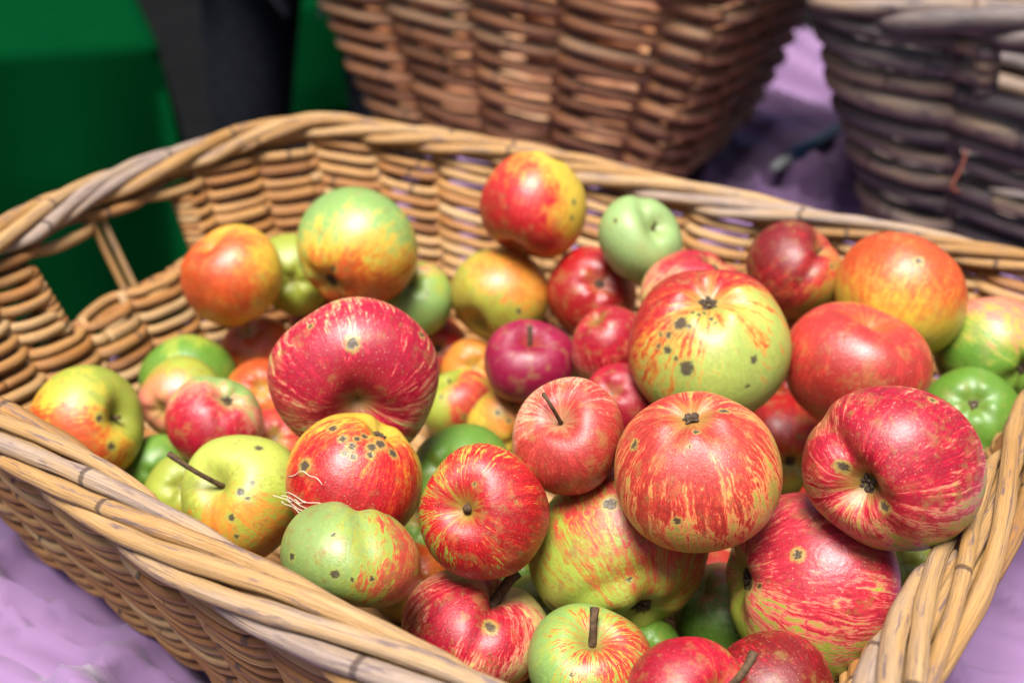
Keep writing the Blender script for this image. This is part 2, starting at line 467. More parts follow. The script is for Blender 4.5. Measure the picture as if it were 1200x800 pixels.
woven_basket('apple_basket', 'large golden willow basket full of apples with a handle opening in its left end', main_curve, .153, .004,
             [0.0, fFR, fBR, fBL], .0047, .0043, .056, M_tan, M_rim,
             holes=[(hl0, hl1, .58, .90), (hr0, hr1, .58, .90)], rim=(.0115, .0048, .31, 5.1, .004), rise=rise, srad=.0035)

# brown basket behind
def placed(a0, b0, fa, fb, rc, cx, cy, deg):
    ca, sa = math.cos(math.radians(deg)), math.sin(math.radians(deg))
    def f(h, N):
        q = rrect(a0+fa*h, b0+fb*h, rc, N)
        return np.stack([cx+q[:, 0]*ca-q[:, 1]*sa, cy+q[:, 0]*sa+q[:, 1]*ca], 1)
    return f
def rect_corners(a, b): 
    p = 4*(a+b); return [.004, 2*a/p+.004, .5+.004, (.5+2*a/p)+.004]
woven_basket('brown_basket', 'reddish brown willow basket standing behind the apples in the middle of the photo', placed(.19, .15, .08, .075, .015, .056, 1.495, -26), .25, .004,
             rect_corners(.27, .225), .0115, .0076, .115, M_brown, M_brown, rim=(.014, .008, .34, 4.0, .004), srad=.005, slant=.25)
woven_basket('grey_basket', 'weathered grey purple basket of thick cracked rods at top right', placed(.26, .18, .09, .085, .06, .695, 1.262, -24), .25, .004,
             rect_corners(.35, .265), .0120, .0090, .15, M_dark, M_dark, holes=[(.085, .20, .74, .94)], rim=(.015, .009, .36, 4.0, .004), srad=.006, slant=.42, jitter=2.2)

# key,u,v,r,Rmm, pole(dx,dy,dz,kind), flat, ground, mid, blush, bdir, bias, streak, spots[(dx,dy,size)], russet, label
G=(.16,.31,.045);PG=(.29,.44,.14);YG=(.38,.43,.07);LY=(.60,.56,.20);Y=(.70,.50,.07);OC=(.40,.29,.05)
O=(.70,.28,.05);OR=(.68,.12,.03);R=(.56,.020,.028);CR=(.54,.012,.048);PK=(.74,.26,.19);MG=(.30,.006,.06);DR=(.31,.015,.02);SR=(.62,.07,.055)
APPLES=[
('a01',272,324,60,37,(0.5, -0.8, -0.3, 'c'),0.92,Y,O,OR,(-0.6, 0.1, 0.5),0.26,0.25,[],0,'orange red apple at far left of heap, against the wall under the handle opening'),
('a02',343,322,46,31,(0,.2,-.9,'s'),.9,YG,YG,O,(0,-1,0),-.6,.2,[],0,"yellow green apple half hidden between two orange apples below the basket's far corner"),
('a03',418,292,70,43,(-0.52, -0.62, 0.5, 'c'),0.9,PG,Y,OR,(0.1, -0.85, 0.3),0.0,0.45,[(-0.42, -0.35, 0.05)],0.2,'large apple green on top and orange below, leaning near the far corner'),
('a04',627,243,63,43,(0.35, 0.85, -0.2, 'c'),0.97,Y,O,R,(-0.75, -0.25, 0.5),0.12,0.35,[(0.75, 0.1, 0.05), (0.7, -0.2, 0.04)],0,'rear apple red on the left and yellow on the right, topmost against back wall'),
('a05',750,282,52,32,(0.45, 0.42, 0.7, 's'),0.85,(0.36, 0.5, 0.2),PG,YG,(0, -1, 0),-0.9,0.1,[(-0.5, 0.4, 0.05)],0.15,'plain pale green apple sitting under the back rim'),
('a06',488,352,44,30,(.2,-.5,-.7,'s'),.88,PG,YG,PK,(.2,.7,.3),-.75,.2,[(.3,.2,.04)],.1,"small pale green apple between the tall green and orange one and the ochre one"),
('a07',586,346,58,40,(.5,.6,-.4,'c'),.93,OC,YG,O,(.3,.5,.5),-.15,.3,[(.35,-.3,.05),(-.3,-.5,.04)],.3,"olive and ochre round apple below the red and yellow rear apple"),
('a08',694,342,53,33,(.2,.22,.9,'c'),.86,PK,R,R,(0,0,1),.9,.3,[],0,"scarlet apple showing its eye ringed in pink, left of small pale green apple"),
('a09',812,350,62,35,(.5,.75,.3,'c'),.9,LY,PK,CR,(.3,.8,.2),-.05,.5,[(-.1,.35,.04),(.5,.5,.06)],.2,"blushed yellow apple peeking out behind big spotted yellow green apple"),
('a10',932,318,60,36,(0.6, 0.55, 0.3, 's'),0.88,OC,SR,DR,(-0.4, 0.6, 0.4),0.2,0.6,[(0.72, 0.1, 0.05)],0.3,'dark brownish red apple beside the back rim, left of orange apple'),
('a11',1055,346,76,41,(-0.25, -0.75, 0.3, 'c'),0.93,Y,O,OR,(0.1, 0.8, 0.1),0.1,0.3,[(-0.1, -0.4, 0.06), (-0.3, -0.5, 0.05), (0.25, 0.5, 0.05), (0.1, -0.55, 0.05)],0.15,'large orange topped apple yellow underneath, high on the right beside the dark basket'),
('a12',1165,412,66,37,(.55,-.35,.6,'c'),.9,G,YG,PK,(.1,.85,.1),-.1,.5,[],.2,"green apple with a pink flushed top cut by the right edge of the picture"),
('a13',302,412,44,31,(.3,-.6,-.6,'s'),.9,Y,O,OR,(-.1,.5,.5),0,.3,[],0,"pale orange yellow apple directly left of the biggest red apple"),
('a14',222,448,54,34,(0,.3,-.9,'s'),.9,G,YG,YG,(0,1,0),-.8,.1,[],0,"green apple mostly hidden behind ochre one on the left"),
('a15',213,467,48,30,(.5,.3,-.6,'s'),.9,YG,OC,PK,(-.4,-.2,.5),-.25,.3,[],.3,"yellow ochre apple tucked behind small pink red apple on the left"),
('a16',253,494,60,32,(.32,.55,.75,'c'),.85,PG,PK,CR,(-.2,-.5,.5),.42,.4,[],.2,"small pink red apple with dark eye in greenish patch, on the left"),
('a17',103,496,67,37,(.62,.15,.65,'s'),.9,YG,Y,OR,(-.5,-.5,.4),0,.4,[(.2,.1,.06),(.4,-.4,.06)],.2,"yellow apple flushed orange at the far left end of the heap"),
('a18',186,552,42,32,(0,.2,-.9,'s'),.92,G,G,YG,(0,1,0),-.9,.1,[],0,"bright green apple showing just above the near rim on the left"),
('a19',212,577,44,32,(0,-.2,-.9,'s'),.9,YG,YG,O,(0,-.5,.3),-.5,.2,[],0,"yellow green apple squeezed behind the stalk of the spotted green one"),
('a20',287,580,74,39,(-0.55, 0.22, 0.75, 's'),0.92,(0.5, 0.55, 0.12),YG,O,(-0.1, -0.5, 0.5),-0.35,0.4,[(-0.08, 0.05, 0.06), (0.1, 0.2, 0.045), (-0.2, -0.35, 0.05), (0.2, 0.75, 0.06), (0.05, -0.05, 0.03), (-0.1, -0.6, 0.03)],0.15,'big yellow green apple with long stalk and black specks beside the near rim'),
('a21',413,444,99,48,(0.12, -0.55, 0.75, 's'),0.78,LY,PK,(0.58, 0.012, 0.06),(0, 0, 1),0.5,1.2,[(0, 0.4, 0.06), (0.75, 0.45, 0.03), (-0.5, 0.6, 0.03)],0.1,'biggest crimson apple with a pale scar, broad and shiny at the left of the heap'),
('a22',418,563,79,39,(.4,.78,.3,'c'),.93,Y,OR,R,(-.1,-.4,.6),.28,.6,[(-.72,.2,.075),(.12,.68,.05),(.35,.55,.07),(.22,.5,.06),(.2,.38,.045),(.55,.42,.06),(-.08,.5,.05),(-.05,.35,.04),(-.2,.6,.05),(.0,.62,.04),(-.35,.75,.06),(-.18,.4,.035),(.3,.75,.05)],.1,"orange red apple whose yellow top is covered with scab spots"),
('a23',411,652,83,40,(0.15, 0.97, -0.15, 'c'),0.74,(0.3, 0.4, 0.13),YG,(0.6, 0.1, 0.06),(0.75, -0.1, 0.3),-0.36,0.5,[(-0.2, -0.22, 0.055), (0.02, -0.3, 0.03), (0.3, -0.3, 0.03), (-0.8, 0.0, 0.05), (-0.25, 0.3, 0.03)],0.45,'broad dull green apple with one red stripe beside the near rim'),
('a24',566,603,75,38,(-0.38, 0.12, 0.9, 's'),0.9,YG,R,R,(0.2, -0.1, 0.6),0.28,1.35,[(-0.15, 0.5, 0.025), (0.5, 0.2, 0.02)],0.3,'deep red striped apple with stalk hollow facing the viewer, centre front'),
('a25',666,512,67,36,(-0.2, 0.38, 0.85, 's'),0.92,(0.78, 0.5, 0.3),PK,SR,(0.2, -0.2, 0.8),0.5,0.75,[],0.1,'rose pink apple with curved brown stalk, left of two stacked large apples'),
('a26',829,401,95,46,(0.02, 0.62, 0.7, 'c'),0.86,(0.44, 0.52, 0.13),O,R,(-0.45, 0.75, -0.4),0.52,0.75,[(-0.35, 0.25, 0.085), (-0.24, 0.2, 0.04), (-0.25, -0.32, 0.085), (-0.5, -0.1, 0.05), (0.55, -0.2, 0.045), (-0.05, 0.45, 0.035), (0.05, 0.35, 0.035), (-0.62, -0.05, 0.03), (-0.5, 0.1, 0.04), (-0.6, 0.1, 0.03), (0.1, 0.28, 0.025), (-0.12, 0.38, 0.03), (-0.4, -0.2, 0.03), (0.45, -0.5, 0.03), (-0.2, 0.42, 0.03), (0.0, 0.2, 0.02)],0.12,"large yellow green apple with black scab spots and red top, highest in heap's middle"),
('a27',818,551,96,46,(-0.08, 0.72, 0.6, 'c'),0.9,(0.5, 0.42, 0.1),(0.8, 0.33, 0.14),(0.64, 0.07, 0.05),(-0.1, 0.35, 0.8),0.3,1.0,[(-0.78, 0.32, 0.05), (-0.02, 0.5, 0.03), (-0.25, -0.6, 0.04), (0.35, 0.78, 0.05), (-0.1, 0.3, 0.02)],0.15,'large orange pink striped apple right below the spotted yellow green one'),
('a28',1044,551,101,48,(-0.42, -0.25, 0.72, 'c'),0.9,YG,PK,CR,(-0.05, 0.3, 0.7),0.36,0.95,[(-0.65, 0.05, 0.06), (-0.1, -0.55, 0.06), (0.45, 0.75, 0.035), (-0.5, -0.35, 0.035)],0.3,'big magenta and yellow apple with deep eye, leaning on the right rim'),
('a29',1138,490,58,35,(.08,.38,.85,'c'),.85,G,PG,YG,(0,-1,0),-.7,.15,[],.15,"ribbed green apple with dark star shaped eye behind the big magenta apple"),
('a30',1000,432,83,42,(-0.3, -0.8, -0.3, 'c'),0.88,OC,SR,SR,(0, 0.1, 0.7),0.5,0.9,[],0.1,'smooth salmon red apple under the orange topped one, right of spotted yellow green apple'),
('a31',947,682,108,50,(-0.86, 0.08, 0.3, 'c'),0.86,YG,PK,(0.64, 0.05, 0.085),(0.3, 0.5, 0.5),0.12,0.95,[(-0.1, 0.3, 0.05), (-0.78, -0.05, 0.07), (-0.9, 0.05, 0.05), (-0.6, -0.05, 0.03)],0.2,'large pink striped yellow green apple lying on its side at front right'),
('a32',727,648,107,50,(0.3, -0.75, 0.5, 'c'),0.86,(0.36, 0.44, 0.08),OC,SR,(0.3, 0.6, 0.3),0.02,0.7,[(-0.1, 0.5, 0.06), (-0.75, -0.55, 0.08), (0.4, 0.2, 0.04), (0.1, -0.3, 0.03)],0.45,'huge green and ochre apple below the orange pink striped one'),
('a33',560,735,86,40,(0.4, 0.72, 0.4, 's'),0.74,LY,PK,CR,(-0.15, 0.2, 0.6),-0.02,0.75,[(0.18, 0.08, 0.07)],0.3,'lopsided pink and yellow apple with short thick stalk and black pit at the near rim'),
('a34',692,783,74,38,(0.05, 0.55, 0.7, 's'),0.86,PG,YG,SR,(0.3, 0.1, 0.4),-0.35,1.0,[(-0.3, -0.1, 0.03)],0.15,'pale green apple with upright stalk at the bottom edge of the picture'),
('a35',808,822,76,40,(0.5, 0.1, 0.6, 's'),0.9,OC,CR,CR,(-0.3, 0.3, 0.5),0.4,0.9,[],0.2,'glossy crimson apple cut by the bottom edge, left of plum coloured one'),
('a36',905,815,76,40,(-0.45, 0.3, -0.5, 's'),0.88,SR,CR,DR,(0.1, 0.3, 0.5),0.45,1.0,[],0.1,'dark plum red apple with fine streaks at the bottom edge of the picture'),
('a37',621,425,52,32,(0, 0.62, 0.6, 's'),0.86,CR,(0.5, 0.02, 0.09),(0.44, 0.012, 0.09),(0, 0, 1),0.9,0.2,[],0,'small dark purple red apple in the middle of heap'),
('a38',716,402,46,32,(.3,-.6,-.5,'s'),.9,OC,PK,CR,(-.1,.4,.6),.25,.5,[],.1,"dusky rose apple left of the big spotted yellow green apple"),
('a39',508,410,42,32,(.15,.05,.9,'c'),.88,OC,R,R,(-.3,.2,.7),.35,.5,[],.3,"red apple with brown eye just behind the biggest crimson apple"),
('a40',535,474,44,31,(-.2,.6,.3,'s'),.9,YG,YG,SR,(.4,0,.4),-.2,.6,[(-.4,.2,.05),(.2,-.3,.05),(-.1,.4,.04)],.3,"small mottled green and red apple right of the biggest crimson apple"),
('a41',592,497,44,31,(-.3,.4,-.6,'s'),.9,Y,OC,O,(.2,.3,.4),-.2,.4,[(-.2,.3,.07),(.1,.1,.05),(.2,.5,.05)],.3,"small mottled yellow apple behind the rose pink stalked one"),
('a42',540,555,60,36,(-.4,.05,.7,'c'),.86,G,G,YG,(0,-.5,.3),-.9,.1,[],.1,"plain bright green apple wedged behind the deep red striped apple"),
('a43',722,474,46,32,(.3,-.2,-.8,'s'),.9,PK,CR,CR,(0,0,1),.8,.6,[],0,"speckled magenta apple half hidden behind the rose pink stalked one"),
('a44',920,522,58,36,(.1,-.38,.8,'c'),.9,YG,OR,R,(-.3,.7,.4),.1,.4,[(.3,.2,.04)],.3,"red shouldered apple with black star eye between the two biggest on the right"),
('a45',1060,668,48,34,(0,-.2,-.9,'s'),.9,YG,YG,Y,(0,1,0),-.8,.1,[],.1,"yellow green apple down under the big magenta one by the right rim"),
('a46',850,735,58,37,(.3,-.4,-.5,'s'),.9,G,PG,PK,(.1,.8,.3),-.3,.4,[],.1,"shaded green apple with pink top below the huge green and ochre one"),
('a47',632,728,54,36,(.2,-.2,-.9,'s'),.9,YG,YG,Y,(0,1,0),-.9,.1,[],.1,"lime yellow apple behind the short thick stalk near the rim"),
('a48',755,775,46,34,(0,-.2,-.9,'s'),.92,G,YG,Y,(0,1,0),-.9,.1,[],0,"bright lime apple showing a sliver behind the upright stalk"),
('a49',482,682,46,33,(0,-.2,-.9,'s'),.9,OC,O,OR,(0,.4,.3),-.1,.4,[],.2,"russet orange apple low in the gap right of broad dull green apple"),
('a50',556,436,40,30,(0,-.2,-.9,'s'),.9,Y,O,O,(0,.4,.3),0,.3,[],.1,"golden apple sliver left of the small dark purple red one"),
('a51',938,398,42,32,(0,-.2,-.9,'s'),.9,LY,Y,PK,(0,.4,.3),-.2,.3,[],0,"peach yellow apple showing between dark brownish red and spotted yellow green apples"),
('a52',905,462,42,32,(0,-.2,-.9,'s'),.9,O,OR,R,(0,.4,.3),.5,.3,[],0,"orange red apple deep in the gap left of smooth salmon red one"),
('a53',385,378,46,33,(0,-.2,-.9,'s'),.9,O,OR,R,(0,.4,.3),.6,.3,[],0,"red apple whose top shows above the biggest crimson apple"),
('a54',598,668,50,34,(0,-.2,-.9,'s'),.9,G,YG,G,(0,.4,.3),-.6,.2,[],0,"shadowed green apple deep under the deep red striped apple"),
('a55',500,625,44,33,(0,-.2,-.9,'s'),.9,G,YG,O,(0,.4,.3),-.6,.2,[],0,"dark olive apple in shadow left of the deep red striped apple"),
('f01',308,466,42,30,(0,-.2,-.9,'s'),.9,Y,O,OR,(0,.4,.3),.1,.4,[],0,"small orange apple wedged against the left side of the biggest crimson apple"),
('f03',975,600,44,30,(0,-.2,-.9,'s'),.9,OC,OR,R,(0,.4,.3),.2,.4,[],0,"small red apple low in the gap between big magenta and large pink striped ones"),
('f04',322,520,44,24,(0, -0.2, -0.9, 's'),0.92,YG,OC,SR,(0, 0.4, 0.3),-0.05,0.5,[],0.1,'little dull green and red apple between stalked green one and the biggest crimson one'),
('f05',838,690,48,25,(0, -0.2, -0.9, 's'),0.92,G,YG,SR,(0, 0.4, 0.3),0.0,0.5,[],0.1,'dim red and green apple down in the gap below orange pink striped one'),
]

POS={'a01': [-0.2101, 0.7869, 0.1187, 0.038],
 'a02': [-0.1756, 0.8382, 0.0962, 0.031],
 'a03': [-0.1179, 0.7935, 0.1433, 0.044],
 'a04': [0.0119, 0.8223, 0.1716, 0.0401],
 'a05': [0.0875, 0.7766, 0.17, 0.0317],
 'a06': [-0.0755, 0.814, 0.0921, 0.029],
 'a07': [-0.011, 0.811, 0.102, 0.038],
 'a08': [0.058, 0.7941, 0.1179, 0.0338],
 'a09': [0.1219, 0.7246, 0.1527, 0.0361],
 'a10': [0.1965, 0.7579, 0.1613, 0.036],
 'a11': [0.2575, 0.7135, 0.1692, 0.0433],
 'a12': [0.3281, 0.7093, 0.1323, 0.0383],
 'a13': [-0.2003, 0.8086, 0.0417, 0.0297],
 'a14': [-0.239, 0.7513, 0.0464, 0.0344],
 'a15': [-0.2281, 0.6962, 0.0681, 0.0286],
 'a16': [-0.1879, 0.6366, 0.0926, 0.0319],
 'a17': [-0.276, 0.6468, 0.0775, 0.0376],
 'a18': [-0.2362, 0.6558, 0.0347, 0.0245],
 'a19': [-0.2104, 0.6198, 0.0455, 0.0245],
 'a20': [-0.1472, 0.5413, 0.1075, 0.035],
 'a21': [-0.0922, 0.5929, 0.1584, 0.0494],
 'a22': [-0.0793, 0.5155, 0.1413, 0.0362],
 'a23': [-0.073, 0.4496, 0.1449, 0.0345],
 'a24': [-0.0104, 0.4938, 0.1399, 0.0334],
 'a25': [0.0326, 0.5253, 0.17, 0.0304],
 'a26': [0.1208, 0.6432, 0.1653, 0.0502],
 'a27': [0.0965, 0.4889, 0.1789, 0.0411],
 'a28': [0.1875, 0.4773, 0.1933, 0.042],
 'a29': [0.2988, 0.6515, 0.1145, 0.032],
 'a30': [0.2141, 0.6442, 0.1513, 0.0443],
 'a31': [0.1631, 0.4879, 0.1109, 0.0488],
 'a32': [0.0659, 0.515, 0.1014, 0.0505],
 'a33': [-0.0102, 0.4791, 0.0719, 0.0396],
 'a34': [0.0481, 0.4396, 0.0889, 0.0318],
 'a35': [0.089, 0.39, 0.1212, 0.0294],
 'a36': [0.1346, 0.418, 0.0988, 0.0314],
 'a37': [0.013, 0.7014, 0.109, 0.0304],
 'a38': [0.0646, 0.6937, 0.1314, 0.0269],
 'a39': [-0.0627, 0.8277, 0.0404, 0.0288],
 'a40': [-0.0384, 0.7379, 0.0478, 0.0277],
 'a41': [-0.0018, 0.7024, 0.0566, 0.0266],
 'a42': [-0.0275, 0.6022, 0.0854, 0.0319],
 'a43': [0.0718, 0.6458, 0.1185, 0.024],
 'a44': [0.1989, 0.7077, 0.0474, 0.0354],
 'a45': [0.224, 0.5161, 0.099, 0.0227],
 'a46': [0.1293, 0.5225, 0.055, 0.0296],
 'a47': [0.0244, 0.5223, 0.0411, 0.0269],
 'a48': [0.0814, 0.4832, 0.0569, 0.0215],
 'a49': [-0.0537, 0.5562, 0.0359, 0.0239],
 'a50': [-0.0278, 0.7885, 0.0456, 0.0264],
 'a51': [0.2121, 0.7682, 0.1008, 0.0264],
 'a52': [0.1992, 0.7696, 0.0513, 0.0272],
 'a53': [-0.1519, 0.8568, 0.0441, 0.0324],
 'a54': [0.0064, 0.5694, 0.038, 0.0264],
 'a55': [-0.0484, 0.6028, 0.0361, 0.0242],
 'f01': [-0.1825, 0.7378, 0.0479, 0.0277],
 'f03': [0.198, 0.5772, 0.0898, 0.0226],
 'f04': [-0.1589, 0.6708, 0.0518, 0.0258],
 'f05': [0.1346, 0.5714, 0.0298, 0.0255]}
# ------------------------------------------------------------------ apples
def camframe(pos):
    w = CAM-np.array(pos); w /= np.linalg.norm(w)
    r = RGT-w*(RGT@w); r /= np.linalg.norm(r); u = np.cross(w, r)
    return r, u, w
def cdir(fr, d):
    d = np.array(d, float)
    if len(d) == 2:
        q = d@d; d = np.array([d[0], d[1], math.sqrt(max(0.0, 1-q))])
    d = d/np.linalg.norm(d)
    return fr[0]*d[0]+fr[1]*d[1]+fr[2]*d[2]
def apple_mesh(nlat, nlon, flat, seed, lump=.03, lobes=.03, ds=.34, dc=.22, ws=.30, wc=.26, grooves=()):
    r = np.random.default_rng(seed)
    th = np.linspace(0, math.pi, nlat+1)[1:-1]; ph = np.arange(nlon)*2*math.pi/nlon
    T, Pp = np.meshgrid(th, ph, indexing='ij')
    T = np.concatenate([[0], T.ravel(), [math.pi]]); Pp = np.concatenate([[0], Pp.ravel(), [0]])
    rho = np.sin(T)**.9*(1+.055*np.cos(T)); z = flat*np.cos(T)
    p0 = r.uniform(0, 6.28)
    low = np.clip(-np.cos(T), 0, 1)
    rho = rho*(1+lobes*np.cos(5*Pp+p0)*(low*.9+.25)*np.sin(T))
    z = z - ds*np.exp(-(rho/ws)**1.5)*(T < math.pi/2) + dc*np.exp(-(rho/wc)**2)*(T > math.pi/2)
    z = z + .05*np.cos(5*Pp+p0+.3)*lobes/.03*np.exp(-((rho-.38)/.2)**2)*(T > math.pi/2)*.6
    z = z + .04*np.cos(3*Pp+p0)*np.exp(-((rho-.4)/.22)**2)*(T < math.pi/2)*.6
    V = np.stack([rho*np.cos(Pp), rho*np.sin(Pp), z], 1)
    n = V/np.linalg.norm(V, axis=1)[:, None]
    d = np.zeros(len(V))
    for k in range(7):
        k3 = r.normal(0, 1, 3); k3 *= r.uniform(1.2, 2.6)/np.linalg.norm(k3)
        d += r.uniform(.3, 1)*np.sin(V@k3*1.6+r.uniform(0, 6.28))
    for k in range(6):
        k3 = r.normal(0, 1, 3); k3 *= r.uniform(5, 9)/np.linalg.norm(k3)
        d += .10*np.sin(V@k3+r.uniform(0, 6.28))
    V = V*(1+lump*d/2.2)[:, None]
    for (gn, off, wd, dep, gc, gw) in grooves:
        gn = np.array(gn); gc = np.array(gc)
        s = np.exp(-((n@gn-off)/wd)**2)*np.exp(-np.clip(1-n@gc, 0, None)/gw)
        V = V*(1-dep*s)[:, None]
    tilt = r.normal(0, .05, 2); V[:, 2] += V[:, 0]*tilt[0]+V[:, 1]*tilt[1]
    F = []
    for j in range(nlon):
        F.append((0, 1+j, 1+(j+1) % nlon))
        F.append((len(V)-1, 1+(nlat-2)*nlon+(j+1) % nlon, 1+(nlat-2)*nlon+j))
    for i in range(nlat-2):
        for j in range(nlon):
            a = 1+i*nlon+j; b = 1+i*nlon+(j+1) % nlon
            F.append((a, a+nlon, b+nlon, b))
    return V, F
def apple_material(name, g, md, b, bd, bias, streak, spots, russet, seed, polecol):
    t = NT(name); r = random.Random(seed)
    g, md, b, polecol = [tuple(.80*x**1.18 for x in c) for c in (g, md, b, polecol)]
    co = t.n('ShaderNodeTexCoord').outputs['Object']
    n = t.vm('NORMALIZE', co)
    sp = t.n('ShaderNodeSeparateXYZ'); t.set(sp.inputs[0], n)
    xy = t.vm('NORMALIZE', t.vm('MULTIPLY', n, (1, 1, 0)))
    M = t.vm('ADD', t.vm('ADD', xy, t.vm('MULTIPLY', n, (0, 0, .10))), (r.uniform(0, 50), r.uniform(0, 50), r.uniform(0, 50)))
    warp = t.n('ShaderNodeTexNoise'); t.set(warp.inputs['Vector'], n); warp.inputs['Scale'].default_value = 3.0
    M = t.vm('ADD', M, t.vm('SCALE', warp.outputs['Color'], scale=.14))
    sC = t.noise(M, 5.5, 4, .65); sF = t.noise(M, 21, 3, .65); sX = t.noise(M, 48, 2, .6)
    lowv = t.vm('ADD', n, (r.uniform(0, 50), r.uniform(0, 50), 3))
    low = t.noise(lowv, 1.7, 3, .55)
    mid = t.noise(lowv, 9, 4, .6)
    fine = t.noise(lowv, 34, 4, .7)
    T = t.math('ADD', t.math('MULTIPLY', t.vm('DOT_PRODUCT', n, tuple(bd)), 1.0), bias-.08-(.34 if bias > .25 else .16))
    for s, a in ((low, 1.5), (mid, .95), (fine, .6)):
        T = t.math('ADD', T, t.math('MULTIPLY', t.math('SUBTRACT', s, .5), a))
    for s, a in ((sC, 2.4), (sF, 2.7), (sX, 1.6)):
        T = t.math('ADD', T, t.math('MULTIPLY', t.math('SUBTRACT', s, .5), a*streak))
    f = t.math('ADD', t.math('MULTIPLY', T, .54), .5)
    dk = tuple(c*.62 for c in b)
    g2 = tuple(c*.86 for c in g)
    col = t.ramp(f, [(.12, g2), (.30, g), (.50, md), (.70, b), (.98, dk)])
    # fine dark red dashes in the blush
    col = t.mix(t.math('MULTIPLY', t.step(sX, .54, .70), t.math('MULTIPLY', t.step(f, .35, .6), .55*min(1, streak*1.3))), col, tuple(c*.75 for c in dk))
    # yellow skin showing through in patches of the blush
    col = t.mix(t.math('MULTIPLY', t.step(fine, .56, .74), .42), col, tuple(.5*a+.5*c for a, c in zip(g, md)))
    col = t.mix(t.math('MULTIPLY', t.step(t.noise(lowv, 3.1, 5, .7), .5, .66), .34), col, (.24, .19, .05))
    # pale dots (lenticels)
    vo = t.n('ShaderNodeTexVoronoi'); t.set(vo.inputs['Vector'], n); vo.inputs['Scale'].default_value = 15
    dots = t.math('MULTIPLY', t.step(t.math('ADD', vo.outputs['Distance'], t.math('MULTIPLY', fine, .12)), .20, .12), .38)
    col = t.mix(dots, col, (.72, .56, .34))
    # russet
    if russet:
        rm = t.math('ADD', t.noise(lowv, 4.5, 5, .7), t.math('MULTIPLY', fine, .25))
        col = t.mix(t.math('MULTIPLY', t.step(rm, .74-.22*russet, .90-.2*russet), .7), col, (.20, .115, .03))
    # hollows at both ends: greenish brown
    rho = t.vm('LENGTH', t.vm('MULTIPLY', n, (1, 1, 0)))
    rr = t.math('ADD', rho, t.math('MULTIPLY', t.math('SUBTRACT', sC, .5), .55))
    col = t.mix(t.math('MULTIPLY', t.step(rr, .42, .16), .6), col, polecol)
    col = t.mix(t.math('MULTIPLY', t.step(t.math('ADD', rho, t.math('MULTIPLY', fine, .12)), .20, .09), .8), col, (.10, .065, .02))
    # small random specks
    v2 = t.n('ShaderNodeTexVoronoi'); t.set(v2.inputs['Vector'], t.vm('ADD', n, (seed*.37, 0, 0))); v2.inputs['Scale'].default_value = 5.5
    v2c = t.n('ShaderNodeSeparateXYZ'); t.set(v2c.inputs[0], v2.outputs['Color'])
    m2 = t.math('MULTIPLY', t.step(t.math('ADD', v2.outputs['Distance'], t.math('MULTIPLY', fine, .08)), .085, .05), t.step(v2c.outputs[0], .72, .74))
    col = t.mix(t.math('MULTIPLY', m2, .8), col, (.07, .045, .02))
    # scab spots: dark centre in a green halo
    rough = .37 + r.uniform(-.05, .10)
    if spots:
        wn = t.vm('ADD', n, t.vm('SCALE', t.vm('SUBTRACT', t.n('ShaderNodeTexNoise', i_Vector=n, i_Scale=24.0).outputs['Color'], (.5, .5, .5)), scale=.11))
        hal = None; cor = None
        for (q, s) in spots:
            d = t.math('DIVIDE', t.vm('DISTANCE', wn, tuple(q)), s)
            cor = d if cor is None else t.math('MINIMUM', cor, d)
        col = t.mix(t.math('MULTIPLY', t.step(cor, 2.3, 1.2), .6), col, (.26, .29, .06))
        col = t.mix(t.math('MULTIPLY', t.step(cor, 1.35, .75), .93), col, (.050, .034, .024))
    t.set(t.p.inputs['Base Color'], col)
    t.set(t.p.inputs['Roughness'], t.math('ADD', t.math('MULTIPLY', mid, .22), rough-.11))
    t.p.inputs['Specular IOR Level'].default_value = .5
    t.p.inputs['Coat Weight'].default_value = .06; t.p.inputs['Coat Roughness'].default_value = .18
    t.p.inputs['Subsurface Weight'].default_value = .10
    t.p.inputs['Subsurface Radius'].default_value = (.006, .003, .001)
    t.p.inputs['Subsurface Scale'].default_value = 1.0
    h = t.math('ADD', t.math('MULTIPLY', fine, .55), t.math('MULTIPLY', mid, .9))
    if spots: h = t.math('SUBTRACT', h, t.math('MULTIPLY', t.step(cor, 1.3, .6), .5))
    t.bump(h, .35, .0012)
    return t.m

GROOVES = {   # camera-frame description: (plane normal, offset, width, depth, centre, extent)
 'a23': [((.95, .25, .1), .38, .17, .10, (.45, .75, .5), .5)],
 'a33': [((.90, -.35, .1), .18, .17, .26, (.25, .7, .5), .45)],
 'a28': [((.86, .42, .0), -.38, .17, .20, (-.5, -.1, .85), .5)],
 'a10': [((.8, -.55, .1), .30, .13, .12, (.4, .5, .6), .5)],
 'a21': [((.95, .0, .2), .18, .14, .07, (.15, -.8, .55), .28)],
 'a16': [((.9, .1, .1), .15, .15, .08, (.3, .6, .7), .5)],
 'a32': [((.3, -.9, .2), .45, .12, .10, (.2, -.8, .5), .4)],
 'a05': [((.8, .4, .1), .45, .16, .16, (.5, .6, .6), .4)],
}
HERO = {'a20', 'a21', 'a22', 'a23', 'a24', 'a25', 'a26', 'a27', 'a28', 'a31', 'a32', 'a33', 'a34', 'a35', 'a36', 'a30', 'a29', 'a44'}
STEMS = {  # length (fraction of radius), thickness, lean in the camera frame
 'a20': (1.05, .040, (-.75, .45, .3), .10), 'a25': (.62, .034, (-.45, .75, .35), .28), 'a33': (.62, .075, (.55, .75, .4), .05),
 'a34': (.62, .060, (.08, .95, .3), .05), 'a37': (.45, .05, (0, 1, .2), .05), 'a35': (.95, .06, (.65, .65, .3), .1), 'a24': (.12, .07, (.1, .3, .9), .05)}
